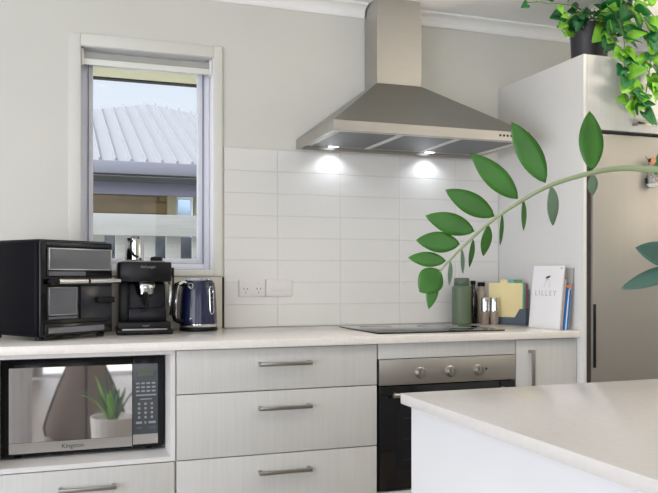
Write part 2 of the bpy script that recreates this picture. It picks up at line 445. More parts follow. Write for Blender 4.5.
# refrigerator
t = thing('refrigerator', 'warm stainless steel refrigerator in the tall surround', 'refrigerator', (2.5, 3.0, 0))
B().box((2.125, 2.755, .03), (2.94, 3.33, 1.715), .004).build('body', mat('fridge casing', '#4a4744', .6), t)
B().box((2.128, 2.78, 0), (2.937, 3.3, .03)).build('plinth', M['black'], t)
B().box((2.0945, 2.703, .03), (2.115, 3.2, 1.722)).build('gap_shade_strip', M['gap_strip'], t)  # dark filler in place of the shade between tall panel and fridge
d = B().box((2.116, 2.690, .62), (2.94, 2.752, 1.722), .003, 2).build('door', M['fridge'], t)
B().box((2.1165, 2.684, .745), (2.1290, 2.6898, 1.010), .002).build('door_grip', M['black'], d)
d = B().box((2.116, 2.690, .06), (2.94, 2.752, .608), .003, 2).build('freezer_drawer', M['fridge'], t)
B().box((2.1165, 2.684, .25), (2.1290, 2.6898, .50), .002).build('drawer_grip', M['black'], d)

# ------------------------------------------------------------------ range hood
t = thing('range_hood', 'stainless steel canopy range hood with tall square flue above the cooktop', 'range hood', (1.4775, 3.1, 1.697))
hx0, hx1, hy0, hz0, hz1 = 1.03, 1.925, 2.854, 1.697, 1.737
dx0, dx1, dy0, dz = 1.362, 1.582, 3.205, 1.987
yb = YW-.0095
b = B()
r = .018
b.box((hx0, hy0, hz0), (hx1, hy0+r, hz1), .0008); b.box((hx0, hy0+r, hz0), (hx0+r, yb, hz1)); b.box((hx1-r, hy0+r, hz0), (hx1, yb, hz1)); b.box((hx0+r, yb-r, hz0), (hx1-r, yb, hz1))
b.build('rim', M['steel'], t, smooth=False)
V = [(hx0, hy0, hz1+.0003), (hx1, hy0, hz1+.0003), (hx1, yb, hz1+.0003), (hx0, yb, hz1+.0003), (dx0, dy0, dz), (dx1, dy0, dz), (dx1, yb, dz), (dx0, yb, dz)]
B().poly(V, [(0, 1, 5, 4), (1, 2, 6, 5), (2, 3, 7, 6), (3, 0, 4, 7), (0, 3, 2, 1), (4, 5, 6, 7)]).build('canopy', M['hoodsteel'], t, smooth=False)
b = B().box((dx0, dy0, dz+.0003), (dx1, yb, 2.30), .0015); b.box((dx0+.004, dy0+.004, 2.30), (dx1-.004, yb, CEIL-.001), .001)
b.build('flue', M['steel'], t, smooth=False)
b = B().box((hx0+r, hy0+r, hz0+.012), (hx1-r, yb-r, hz0+.02)); und = b.build('underside', M['steel'], t, smooth=False)
for xa, xb in ((1.075, 1.325), (1.355, 1.590), (1.620, 1.880)):
    b = B().box((xa, 2.915, hz0+.005), (xb, 3.255, hz0+.0119), .001)
    b.build('grease_filter', M['filter'], und, smooth=False)
for xa, xb in ((1.048, 1.074), (1.327, 1.353), (1.592, 1.618), (1.882, 1.907)): B().box((xa, 2.905, hz0+.002), (xb, 3.265, hz0+.0119), .002).build('divider', M['bar'], und)
B().box((1.05, 2.875, hz0+.003), (1.905, 2.904, hz0+.0119), .002).build('front_lip', M['bar'], und)
for x in (1.19, 1.672):
    b = B().cyl((x, 3.300, hz0+.0095), (x, 3.300, hz0+.0118), .024, n=24); b.build('lamp', M['led'], und)
for k in range(5): B().cyl((1.775+k*.018, hy0-.0018, 1.719), (1.775+k*.018, hy0, 1.719), .0052, n=14).build('button', M['printdark'], t)
for x in (1.19, 1.672):
    l = bpy.data.lights.new('hood_led', 'SPOT'); l.energy = 1.8; l.color = (.86, .92, 1); l.spot_size = math.radians(140); l.spot_blend = .6; l.shadow_soft_size = .02
    lo = bpy.data.objects.new('hood_led', l); C.objects.link(lo); lo.location = (x, 3.300, hz0+.004)

# cooktop
t = thing('cooktop', 'black glass induction cooktop set on the bench below the hood', 'cooktop', (1.476, 3.02, ZB))
B().box((1.192, 2.795, ZB+.0003), (1.762, 3.235, ZB+.006), .0015).build('glass', M['glassblack'], t)
for x, y, r in ((1.32, 2.90, .09), (1.32, 3.12, .07), (1.62, 2.90, .07), (1.62, 3.12, .09)):
    b = B().tube([(x+r*math.cos(2*PI*k/40), y+r*math.sin(2*PI*k/40), ZB+.0061) for k in range(40)], .0006, 5, True)
    b.build('ring_mark', M['print'], t)

# ------------------------------------------------------------------ power outlets
for i, (xa, lab, dbl) in enumerate(((.767, 'white double power outlet on the tiles nearest the window', 1), (.8895, 'white plain switch plate right beside the double power outlet', 0))):
    t = thing('power_outlet' if dbl else 'switch_plate', lab, 'power outlet' if dbl else 'switch', (xa+.06, YW-.008, 1.037))
    B().box((xa, YW-.0165, 1.037), (xa+.119, YW-.0085, 1.111), .002).build('plate', M['socket'], t)
    if dbl:
        for cx in (.030, .089):
            b = B().box((xa+cx-.006, YW-.0195, 1.090), (xa+cx+.006, YW-.0165, 1.102), .001); b.build('switch', M['socket'], t)
            b = B()
            for s in (-1, 1):
                b.box((xa+cx+s*.008-.0012, YW-.0171, 1.066), (xa+cx+s*.008+.0012, YW-.0164, 1.075), rot=Matrix.Rotation(s*.5, 3, 'Y'))
            b.box((xa+cx-.0012, YW-.0171, 1.050), (xa+cx+.0012, YW-.0164, 1.059)); b.build('socket_slots', M['printdark'], t)
    else:
        B().box((xa+.03, YW-.0185, 1.060), (xa+.09, YW-.0165, 1.084), .001).build('rocker', M['socket'], t)

# ------------------------------------------------------------------ roller blind
t = thing('roller_blind', 'rolled-up grey roller blind with white bottom rail at the window head', 'blind', (.38, YW+.03, 2.0))
B().cyl((WX0+.012, YW+.033, 2.046), (WX1-.014, YW+.033, 2.046), .0155, n=24).build('roll', M['blind'], t)
b = B().box((WX0+.012, YW+.014, 2.003), (WX1-.014, YW+.024, 2.027), .002); b.build('bottom_rail', M['trim'], t)
B().box((WX0+.012, YW+.0175, 2.0272), (WX1-.014, YW+.0185, 2.046)).build('fabric', M['blind'], t)
for x in (WX0+.002, WX1-.0135): B().box((x, YW+.008, 2.000), (x+.0105, YW+.056, 2.066), .002).build('bracket', M['trim'], t)

# ------------------------------------------------------------------ microwave
t = thing('microwave', 'black microwave with mirrored door and steel strip in the cabinet niche', 'microwave', (.106, 3.05, .4995))
mx0, mx1, mz0, mz1, my = -.166, .380, .512, .838, 2.866
B().box((mx0+.004, my+.022, mz0), (mx1-.004, 3.24, mz1-.003), .003).build('body', M['black'], t)
for x in (mx0+.05, mx1-.05):
    for y in (my+.05, 3.20): B().cyl((x, y, .4997), (x, y, mz0), .014, n=14).build('foot', M['black'], t)
d = B().box((mx0, my, mz0), (.2685, my+.021, mz1), .003).build('door', M['blackgloss'], t)
B().box((-.141, my-.0008, .5555), (.2675, my-.0001, .812)).build('mirror_glass', M['mirror'], d, smooth=False)
s1 = B().box((-.141, my-.0012, .519), (.2675, my-.0001, .5545)).build('steel_strip', mat('microwave steel strip', '#b5b1ad', .3, .9, scale=(2, 2, 200)), d, smooth=False)
text('lettering', 'Kingston', .021, M['printdark'], d, (.066, my-.0013, .536), FRONT)
p = B().box((.2695, my, mz0), (mx1, my+.021, mz1), .003).build('control_panel', M['blackgloss'], t)
B().box((.2705, my-.0008, .5605), (.358, my-.0001, .812)).build('panel_glass', M['panelglass'], p, smooth=False)
B().box((.2705, my-.0012, .524), (.358, my-.0001, .5595)).build('steel_strip', M['steel'], p, smooth=False)
B().box((.288, my-.0014, .768), (.342, my-.0009, .79)).build('display', mat('green grey display', '#565f4d', .3), p, smooth=False)
b = B()
for r_, z in enumerate((.742, .728, .714)):
    for k in range(4): b.box((.281+k*.0185, my-.0014, z-.003), (.281+k*.0185+.013, my-.0009, z+.003))
b.box((.281, my-.0014, .697), (.352, my-.0009, .702)); b.box((.295, my-.0014, .683), (.337, my-.0009, .687))
for z in (.668, .652, .636, .620):
    for k in range(3): b.box((.288+k*.0225, my-.0014, z-.004), (.288+k*.0225+.008, my-.0009, z+.004))
b.box((.281, my-.0014, .597), (.302, my-.0009, .605)); b.box((.325, my-.0014, .597), (.350, my-.0009, .605)); b.box((.311, my-.0014, .597), (.317, my-.0009, .605))
b.build('keys', M['printpale'], p, smooth=False)
bg_ = mat('blue grey key', '#3c4a5c', .4)
for xa, xb in ((.283, .303), (.325, .352)): B().box((xa, my-.0014, .578), (xb, my-.0009, .586)).build('dark_key', bg_, p, smooth=False)

# ------------------------------------------------------------------ air fryer oven (turned towards the room)
af = thing('air_fryer_oven', 'bulky black twin-zone air fryer oven on the bench left of the window', 'air fryer', (-.046, 2.875, ZB), math.radians(36), world=False)
w, dp, h = .325, .33, .357
b = B().box((0, .012, .012), (w, dp, h), .018, 4)
b.build('body', mat('air fryer casing', '#0b0b12', .45, spec=.08), af)
for x in (.03, w-.03):
    for y in (.04, dp-.04): B().cyl((x, y, .0004), (x, y, .014), .014, n=14).build('foot', M['black'], af)
fp = B().box((.006, 0, .016), (w-.004, .013, h-.006), .006, 3).build('front_panel', M['blackgloss'], af)
B().box((.030, -.004, h-.026), (w-.020, .001, h-.012), .002).build('top_bezel', mat('gunmetal bezel', '#3a3c44', .25, .8), fp)
d = B().box((.030, -.008, .226), (w-.012, .0005, .330), .004).build('upper_door', M['blackgloss'], af)
B().frame(.034, .248, w-.016, .326, -.0105, -.008, .0045, .001).build('window_trim', mat('pale steel trim', '#b9bbc0', .25, .9), d)
B().box((.039, -.0092, .253), (w-.021, -.0079, .321)).build('window_glass', M['smoke'], d)
B().box((.034, -.0092, .229), (.19, -.0079, .2435)).build('shine_strip', M['smoke'], d)
for xa, xb in ((.058, .180), (.190, w+.004)):
    hb = B().cyl((xa, -.030, .2085), (xb, -.030, .2085), .0095, n=18); hb.build('handle', M['chrome'], d)
b = B().cyl((.028, -.030, .2085), (.0575, -.030, .2085), .0105, n=16); b.box((.036, -.030, .203), (.048, -.0001, .214), .001); b.build('handle_mount', M['black'], d)
b = B().cyl((.1803, -.030, .2085), (.1897, -.030, .2085), .008, n=16); b.box((.181, -.030, .203), (.189, -.0001, .214), .001); b.build('handle_mount', M['black'], d)
B().box((w-.026, -.030, .203), (w-.014, -.0001, .214), .001).build('handle_mount', M['black'], d)
d = B().box((.030, -.006, .072), (.167, .0005, .194), .003).build('left_basket_door', M['blackgloss'], af)
B().frame(.035, .088, .155, .188, -.0085, -.006, .004, .001).build('window_trim', mat('grey steel trim', '#8f9196', .3, .9), d)
B().box((.039, -.0075, .092), (.151, -.0059, .184)).build('window_glass', M['smoke'], d)
B().box((.035, -.0075, .076), (.155, -.0059, .084)).build('lower_edge', M['smoke'], d)
d = B().box((.171, -.006, .072), (w-.010, .0005, .194), .003).build('right_basket_door', mat('dark grey door', '#2b2c33', .18, .3), af)
B().box((.238, -.026, .128), (w-.012, -.006, .150), .005, 3).build('door_grip', M['black'], d)
d = B().box((.022, -.007, .019), (w-.014, .0005, .058), .003).build('crumb_drawer', M['blackgloss'], af)
B().box((.034, -.0085, .026), (w-.05, -.0069, .046)).build('drawer_strip', M['smoke'], d)

# ------------------------------------------------------------------ espresso machine
em = thing('espresso_machine', 'compact black espresso machine on the bench between air fryer oven and kettle', 'coffee machine', (.345, 3.200, ZB), math.radians(-3), world=False)
em.scale = (1.04, 1.04, 1.0)
bk = mat('espresso black plastic', '#0e0d11', .35, var=.08, spec=.3)
b = B().box((-.105, -.125, .0004), (.100, .115, .022), .006, 3); b.box((-.100, -.122, .022), (.092, -.02, .048), .004)
b.build('base', bk, em)
b = B().box((-.088, -.02, .020), (.080, .112, .205), .012, 3); b.box((-.094, -.06, .03), (-.058, .05, .206), .006); b.box((-.060, -.066, .046), (.080, -.018, .100), .006)
b.build('column', mat('espresso navy black', '#0f0f18', .3, spec=.3), em)
b = B(); pr = []
for i in range(13):
    a = PI*(i/12); pr.append((-.100+.196*(i/12), -.105-.022*math.sin(a), .204))
pr += [(.096, .112, .204), (-.100, .112, .204)]
b.prism(pr, (0, 0, .078), .006); hd = b.build('head', bk, em)
B().box((-.085, -.06, .2825), (.075, .10, .287), .002).build('warming_plate', M['nickel'], hd)
text('lettering', "De'Longhi", .013, M['printpale'], em, (.008, -.1285, .262), FRONT, .0015)
b = B().lathe([(0, 0), (.038, 0), (.038, .018), (.034, .024), (0, .024)], (.0, -.070, .180), (0, 0, 1), 28); b.build('brew_group', M['chrome'], em)
b = B().lathe([(0, 0), (.020, 0), (.032, .012), (.034, .034), (0, .034)], (.0, -.072, .145), (0, 0, 1), 28)
b.cyl((0, -.072, .125), (0, -.072, .146), .011, n=14)
pf = b.build('portafilter', M['chrome'], em)
B().lathe([(0, 0), (.010, 0), (.013, .03), (.012, .09), (.008, .105), (0, .107)], (0, -.085, .165), (0, -1, -.55), 20).build('portafilter_handle', M['black'], pf)
b = B().tube([(.086, -.07, .215), (.092, -.085, .19), (.094, -.09, .15), (.088, -.095, .11)], .0045, 10); b.build('steam_wand', M['chrome'], em)
b = B().tube([(.094, .0, .26), (.108, -.03, .23), (.106, -.05, .16), (.098, -.02, .07)], .004, 8); b.build('hose', M['black'], em)
B().lathe([(0, 0), (.022, 0), (.024, .006), (.020, .016), (0, .018)], (.045, -.03, .2872), (0, 0, 1), 24).build('top_dial', M['black'], em)
B().lathe([(0, 0), (.016, 0), (.016, .012), (0, .012)], (.0965, -.05, .245), (1, 0, 0), 20).build('steam_knob', M['black'], em)
B().box((-.085, -.128, .018), (.078, -.118, .024), .001).build('drip_tray', M['nickel'], em)
B().tube([(-.012+.001*0, -.1262, .036), (0, -.1268, .034), (.012, -.1262, .036)], .0014, 6).build('tray_mark', M['printpale'], em)

# steel jug standing on the machine
jg = thing('milk_jug', 'polished steel milk jug standing on top of the espresso machine', 'jug', (.310, 3.220, ZB+.2878), 0, world=False)
B().lathe([(0, .0003), (.034, .0003), (.037, .004), (.036, .05), (.034, .078), (.036, .090), (.034, .090), (.032, .078), (.034, .05), (.034, .006), (0, .006)], n=36).build('body', M['chrome'], jg)
b = B().tube([(-.012, -.034, .080), (-.018, -.052, .078), (-.020, -.060, .060), (-.018, -.058, .035), (-.008, -.050, .022), (.01, -.048, .014)], .0045, 10); b.build('handle', M['black'], jg)

# ------------------------------------------------------------------ kettle
kt = thing('kettle', 'dark navy electric kettle with chrome trim on the bench under the window corner', 'kettle', (.572, 3.245, ZB), math.radians(4), world=False)
B().lathe([(0, .0004), (.078, .0004), (.079, .003), (.079, .014), (.077, .018), (0, .018)], n=48).build('power_base', M['black'], kt)
B().lathe([(.0, .0182), (.0775, .0182), (.0785, .020), (.0780, .030), (.0, .030)], n=48).build('chrome_ring', M['chrome'], kt)
bd = B().lathe([(0, .0302), (.0775, .0302), (.0765, .06), (.0735, .12), (.069, .18), (.0655, .2), (.060, .205), (0, .205)], n=56).build('body', M['navygloss'], kt)
b = B().lathe([(.0, .2052), (.060, .2052), (.063, .2085), (.060, .213), (.045, .217), (0, .219)], n=48); ld = b.build('lid', M['chrome'], kt)
ang = math.radians(200)
ca, sa = math.cos(ang), math.sin(ang)
def kp(r, z, off=0): return (r*ca-off*sa, r*sa+off*ca, z)
b = B().tube([kp(.066, .190), kp(.085, .197), kp(.104, .190), kp(.114, .165), kp(.117, .12), kp(.120, .075), kp(.112, .05), kp(.092, .040), kp(.074, .042)], [.009, .011, .012, .011, .0105, .0105, .010, .009, .008], 12); b.build('handle', M['black'], kt)
b = B().tube([kp(.058, .196, .006), kp(.082, .202, .007), kp(.101, .192, .008)], [.007, .009, .006], 12)
b.tube([kp(.101, .190, .008), kp(.109, .165, .009), kp(.112, .12, .009), kp(.115, .075, .008), kp(.110, .056, .007)], [.006, .0075, .0075, .0065, .004], 10); b.build('handle_trim', M['chrome'], kt)
a2 = math.radians(232); B().cyl((.070*math.cos(a2), .070*math.sin(a2), .186), (.080*math.cos(a2), .080*math.sin(a2), .187), .013, n=24, bev=.003).build('pivot', M['chrome'], kt)
# water gauge
a3 = math.radians(302); c3, s3 = math.cos(a3), math.sin(a3)
def gp(t, z):
    r = .0765-(z-.06)*.053 + .0015
    return (r*c3 - t*s3, r*s3 + t*c3, z)
loop = [gp(.010*math.cos(u), .173+.011*math.sin(u)) for u in [PI*k/8 for k in range(9)]] + [gp(.010*math.cos(u), .082+.011*math.sin(u)) for u in [PI+PI*k/8 for k in range(9)]]
g = B().tube(loop, .0028, 8, True).build('water_gauge', M['chrome'], kt)
b = B()
for k in range(6):
    p = gp(0, .085+k*.017); b.lathe([(0, -.0065), (.005, -.004), (.0065, 0), (.005, .004), (0, .0065)], p, (c3, s3, 0), 14)
b.build('gauge_marks', M['panelglass'], g)
p = B().lathe([(0, 0), (.006, 0), (.006, .003), (0, .003)], (.0755*math.cos(a2), .0755*math.sin(a2), .050), (math.cos(a2), math.sin(a2), 0), 16).build('switch', M['chrome'], kt)

# ------------------------------------------------------------------ bottles, mills
def lathe_thing(name, label, cat, x, y, parts, group=None):
    t = thing(name, label, cat, (x, y, ZB), 0, group, world=False)
    for pn, prof, m in parts: B().lathe(prof, n=32).build(pn, m, t)
    return t
lathe_thing('drink_flask', 'sage green drink flask on the bench behind the cooktop corner', 'flask', 1.8175, 3.258, [
    ('body', [(0, .0004), (.042, .0004), (.0455, .004), (.0455, .165), (.042, .178), (.034, .184), (0, .184)], M['sage']),
    ('lid', [(0, .1842), (.036, .1842), (.037, .187), (.036, .212), (.033, .217), (0, .218)], M['sagecap'])])
lathe_thing('oil_bottle', 'tall dark glass oil bottle between the green flask and the mills', 'bottle', 1.904, 3.303, [
    ('body', [(0, .0004), (.020, .0004), (.0215, .004), (.0215, .13), (.016, .155), (.0105, .165), (.0105, .185), (0, .185)], M['oil']),
    ('cap', [(0, .1852), (.0125, .1852), (.0125, .203), (0, .204)], M['black'])])
lathe_thing('sauce_bottle', 'beige bottle with black cap standing behind the mills', 'bottle', 1.956, 3.314, [
    ('body', [(0, .0004), (.0245, .0004), (.0255, .004), (.0255, .115), (.0235, .140), (.015, .158), (.0145, .176), (0, .176)], M['amber']),
    ('cap', [(0, .1762), (.0175, .1762), (.0175, .196), (0, .1965)], M['black'])])
for x, y, lab, gm in ((1.902, 3.188, 'steel-topped grinding mill with darker grains, left of the pair by the cutting boards', 'pepper'), (1.944, 3.176, 'steel-topped grinding mill, right of the pair, touching the cutting board case', 'salt')):
    if gm == 'salt': lab = 'steel-topped grinding mill with paler grains, right of the pair by the cutting boards'
    lathe_thing('grinding_mill', lab, 'mill', x, y, [
        ('jar', [(0, .0004), (.018, .0004), (.0195, .003), (.0195, .062), (0, .062)], M[gm]),
        ('grinder_top', [(0, .0622), (.0198, .0622), (.0198, .118), (.018, .125), (.012, .128), (0, .128)], M['chrome'])], 'pair of grinding mills')

# ------------------------------------------------------------------ cutting boards in a case
bx, by = 1.944, 3.237
rzb = math.atan2(-.175, .100); BW = .198
cs = thing('cutting_board_case', 'slate grey upright case holding coloured cutting boards by the tall panel', 'board case', (bx, by, ZB), rzb, world=False)
# local: x along the boards (to the right), y away from the room
b = B().box((0, -.004, .0004), (BW, .034, .008), .001); b.box((0, .029, .008), (BW, .034, .165), .001)
b.prism([(0, -.004, .008), (BW, -.004, .008), (BW, -.004, .075), (BW-.03, -.004, .075), (BW-.055, -.004, .035), (0, -.004, .035)], (0, .004, 0))
b.box((BW-.004, 0, .008), (BW, .029, .075)); b.box((0, 0, .008), (.004, .029, .035))
b.build('case', M['slate'], cs)
for k, (mn, tx, lab) in enumerate((('cream', .085, 'cream cutting board with a tab, frontmost in the slate case'), ('teal', .115, 'teal cutting board whose tab shows just above the cream one'),
                                ('green', .150, 'green cutting board showing as a thin edge in the case'), ('red', .176, 'raspberry red cutting board at the back of the case'))):
    y = .0015 + k*.007
    x1 = BW-.018+k*.004
    z1 = .194
    pts = [(.006, y, .010), (x1-.028, y, .010), (x1, y, .030), (x1, y, z1-.006), (x1-.006, y, z1)]
    if k < 3: pts += [(min(tx+.02, x1-.01), y, z1), (min(tx+.017, x1-.011), y, z1+.016), (tx-.017, y, z1+.016), (tx-.02, y, z1)]
    pts += [(.012, y, z1), (.006, y, z1-.006)]
    o = B().prism(pts, (0, .005, 0)).build('cutting_board', M[mn]); o.location = (bx, by, ZB); o.rotation_euler = (0, 0, rzb)
    tag(o, lab, 'cutting board', 'cutting boards in the case')

# ------------------------------------------------------------------ calendar and books leaning on the panel
TILT = math.radians(6.2)
def leaner(name, label, cat, x, ya, yb_, hgt, th, cover, group=None, pages=True, band=None):
    t = thing(name, label, cat, (x, ya, ZB+.0006), 0, group, world=False)
    dx, dy = yb_[0]-x, yb_[1]-ya
    L = math.hypot(dx, dy); rz = math.atan2(dy, dx)
    # local x along the bottom edge; y = thickness towards the panel; tilted about the bottom edge
    t.rotation_euler = (-TILT, 0, rz); t.rotation_mode = 'XYZ'
    if pages:
        b = B().box((0, 0, 0), (L, .0012, hgt)); b.box((0, th-.0012, 0), (L, th, hgt)); b.box((0, .0012, 0), (.0012, th-.0012, hgt)); b.build('cover', cover, t, smooth=False)
        B().box((.0013, .0013, .002), (L-.002, th-.0013, hgt-.002)).build('pages', M['pages'], t, smooth=False)
    else:
        B().box((0, 0, 0), (L, th, hgt), .0006).build('card', cover, t)
    return t, L
cal, L = leaner('calendar', 'white printed card calendar leaning upright at the right end of the bench', 'calendar', 1.993, 2.972, (2.003, 2.765), .272, .006, M['paper'])
FR = Matrix.Rotation(PI/2, 3, 'X')
text('lettering', 'L I L L E Y', .034, M['print'], cal, (L*.47, -.0004, .152), FR, .0002)
b = B().prism([(L*.43, -.0001, .216), (L*.47, -.0001, .226), (L*.59, -.0001, .229), (L*.57, -.0001, .221), (L*.48, -.0001, .216)], (0, -.0006, 0)); b.build('hat_mark', M['printdark'], cal, smooth=False)
b = B().prism([(L*.45, -.0001, .213), (L*.55, -.0001, .216), (L*.60, -.0001, .175), (L*.585, -.0001, .175), (L*.54, -.0001, .211), (L*.465, -.0001, .209), (L*.41, -.0001, .175), (L*.395, -.0001, .175)], (0, -.0004, 0)); b.build('figure_mark', mat('pale print', '#d4d2d4', .7), cal, smooth=False)
b = B().box((L*.9, -.0006, .257), (L*.95, -.0001, .264)); b.build('corner_mark', M['print'], cal, smooth=False)
leaner('booklet', 'thin tan booklet squeezed right behind the white calendar', 'book', 2.006, 2.955, (2.0135, 2.765), .215, .007, M['tan'], 'books behind the calendar')
bt, L = leaner('book', 'blue book with orange top leaning behind the tan booklet', 'book', 2.018, 2.95, (2.0245, 2.752), .196, .014, M['blue'], 'books behind the calendar')
B().box((0, -.0003, .178), (L+.0007, .0143, .1905)).build('orange_top', M['orange'], bt, smooth=False)
B().box((L-.001, .0000, .0), (L+.0006, .0045, .17)).build('white_edge', M['paper'], bt, smooth=False)
B().box((L-.001, .0045, .0), (L+.0004, .014, .17)).build('blue_edge', M['blue'], bt, smooth=False)
leaner('folder', 'tall grey folder standing closest to the tall panel', 'folder', 2.036, 2.95, (2.0415, 2.757), .262, .005, M['greyc'], pages=True)

# ------------------------------------------------------------------ island
t = thing('kitchen_island', 'white kitchen island with pale stone top in the right foreground', 'kitchen island', (1.7, .8, 0))
IX0, IX1, IY0, IY1 = .641, 2.6, .25, 1.393
B().box((IX0, IY0, .879), (IX1, IY1, ZB), .0025).build('countertop', M['islandtop'], t)
B().box((IX0+.016, IY0+.03, 0), (IX1-.016, IY1-.016, .8785), .002).build('base', M['white'], t)

# ------------------------------------------------------------------ leaves
def leaf_shape(base, tip, width, nrm, cup=.18, droop=.0, n=9, lobes=None):
    """verts/faces of one leaf blade as two curved halves, from base to tip"""
    base, tip, nrm = Vector(base), Vector(tip), Vector(nrm)
    ax = tip-base; L = ax.length; ax.normalize(); nrm = (nrm-ax*nrm.dot(ax)).normalized(); sd = ax.cross(nrm)
    V, F = [], []
    for i in range(n+1):
        t = i/n
        if lobes == 'ivy': wd = .5*width*(math.sin(PI*min(1, t*1.0))**.75)*(1.15-.75*t)*1.5 if 0 < t < 1 else 0
        else: wd = .5*width*(math.sin(PI*t**.92)**.80) if 0 < t < 1 else 0
        c = base+ax*(L*t)-nrm*(droop*L*t*t)
        for s in (-1, -.5, 0, .5, 1):
            V.append(c+sd*(s*wd)+nrm*(cup*abs(s)*wd))
    for i in range(n):
        for k in range(4):
            a = i*5+k; F.append((a, a+1, a+6, a+5))
    return V, F
def add_leaf(b, *a, **k):
    V, F = leaf_shape(*a, **k)
    bm = bmesh.new(); vs = [bm.verts.new(v) for v in V]
    for f in F: bm.faces.new([vs[i] for i in f])
    bmesh.ops.remove_doubles(bm, verts=bm.verts, dist=1e-5)
    b._add(bm)
def heart_leaf(b, base, tip, width, nrm, cup=.2):
    """broad three-lobed ivy leaf with a notch at the stalk"""
    base, tip, nrm = Vector(base), Vector(tip), Vector(nrm)
    ax = tip-base; L = ax.length; ax.normalize(); nrm = (nrm-ax*nrm.dot(ax)).normalized(); sd = ax.cross(nrm)
    prof = [(0, .06), (.16, -.12), (.42, -.06), (.50, .16), (.44, .34), (.33, .52), (.20, .76), (.08, .93), (0, 1)]
    bm = bmesh.new()
    mid = [bm.verts.new(base+ax*(L*t)-nrm*.10*L*t*t) for t in (.06, .3, .55, .8, 1)]
    def side(s):
        out = [mid[0]]
        for u, t in prof[1:-1]: out.append(bm.verts.new(base+ax*(L*t)+sd*(s*u*width)+nrm*(cup*u*width-.10*L*t*t)))
        out.append(mid[4]); return out
    for s in (-1, 1):
        o = side(s)
        fs = [(mid[0], o[1], o[2]), (mid[0], o[2], o[3], mid[1]), (mid[1], o[3], o[4]), (mid[1], o[4], o[5], mid[2]), (mid[2], o[5], o[6], mid[3]), (mid[3], o[6], o[7], mid[4])]
        for f in fs: bm.faces.new(f if s > 0 else f[::-1])
    b._add(bm)

# ------------------------------------------------------------------ zz plant on the island
CAM = Vector((0, 0, 1.131)); YAW = math.radians(19.5); F_, CX, YH = 780, 329, 275
FW = Vector((math.sin(YAW), math.cos(YAW), 0)); RT = Vector((math.cos(YAW), -math.sin(YAW), 0)); UP = Vector((0, 0, 1))
O = CAM + FW*.95                       # plane in which the arching frond hangs, 0.95 m into the room
def fr(x, y, d=0):                     # point of the frond plane from measured coordinates (in photo units), d = metres behind it
    k = .95/F_
    s = 1+d/.95
    return CAM + FW*(.95+d) + RT*((x-CX)*k*s) + UP*((YH-y)*k*s)
pc = Vector((.955, .70, ZB))
zz = thing('zz_plant', 'potted glossy-leaved plant arching in from the right over the white island', 'plant', tuple(pc), 0, None)
B().lathe([(0, .0005), (.060, .0005), (.064, .004), (.078, .135), (.080, .14), (.074, .14), (.070, .125), (0, .125)], tuple(pc), n=36).build('pot', M['ribpot'], zz)
B().lathe([(0, .1255), (.068, .1255), (.0, .134)], tuple(pc), n=24).build('soil', M['soil'], zz)
path = [pc+Vector((.0, .0, .125)), pc+Vector((-.01, .0, .22)), pc+Vector((-.045, .005, .31)), fr(735, 183, -.05), fr(700, 173, -.03), fr(658, 169.5, -.01), fr(623, 168.3), fr(592, 172.8), fr(551.8, 184.8), fr(518.3, 202.7), fr(489.3, 222.8), fr(467, 242.9), fr(446.9, 263), fr(437, 276)]
rad = [.78*v for v in (.0075, .0075, .007, .0065, .006, .0052, .0045, .004, .0034, .003, .0026, .0022, .0018, .0014)]
def smooth_path(P, R, k=6):
    out, ro = [], []
    for i in range(len(P)-1):
        p0 = P[max(0, i-1)]; p1 = P[i]; p2 = P[i+1]; p3 = P[min(len(P)-1, i+2)]
        for j in range(k):
            t = j/k
            out.append(.5*((2*p1)+(p2-p0)*t+(2*p0-5*p1+4*p2-p3)*t*t+(3*p1-p0-3*p2+p3)*t**3)); ro.append(R[i]+(R[i+1]-R[i])*t)
    out.append(P[-1]); ro.append(R[-1]); return out, ro
pts, rr = smooth_path(path, rad)
B().tube(pts, rr, 10).build('stem', M['stem'], zz)
PXM = .95/F_
TO = -FW
def zleaf(bx_, by_, tx, ty, w, m='zz', dd=0, nrm=None, cup=.10, droop=.05, d0=0):
    b = B(); add_leaf(b, fr(bx_, by_, d0), fr(tx, ty, d0+dd), w*PXM, TO if nrm is None else nrm, cup=cup, droop=droop, n=12)
    o = b.build('leaf', M[m], zz)
    md = o.modifiers.new('thick', 'SOLIDIFY'); md.thickness = .0007; md.offset = 0
    return o
zleaf(591.5, 171, 590.5, 110, 25, dd=.01)
zleaf(545.5, 183, 512.5, 121.5, 25, dd=-.01)
zleaf(518, 199, 471.5, 153, 23, dd=-.012)
zleaf(494.5, 216.5, 446, 189.5, 22, dd=-.012)
zleaf(474.5, 231.5, 426, 215.5, 21.5, dd=-.01)
zleaf(460, 244, 416.5, 240, 21, dd=-.01)
zleaf(446, 261, 408.5, 257.5, 15, dd=-.008)
zleaf(440, 270, 420, 292, 27, dd=-.01, cup=.1)
zleaf(435.5, 277, 429, 309, 12, dd=-.006)
zleaf(592, 174, 593.5, 196, 11, 'zzpale', dd=.02)
zleaf(551, 186, 554.5, 226, 17, 'zzpale', dd=.015, nrm=TO+RT*.6)
zleaf(523, 200, 525, 231, 9, 'zz', dd=.02, nrm=TO+RT*.8)
zleaf(502, 214, 501.5, 246, 6.5, 'zz', dd=.02, nrm=TO+RT*.8)
zleaf(488.5, 225, 484, 257, 12, 'zz', dd=.02, nrm=TO+RT*.3)
zleaf(473, 239, 470.5, 268, 7.5, 'zz', dd=.02, nrm=TO+RT*.6)
zleaf(461.5, 249, 464, 274, 6, 'zzpale', dd=.02, nrm=TO+RT*.7)
zleaf(450, 261, 450.5, 286, 7, 'zzpale', dd=.02, nrm=TO+RT*.7)
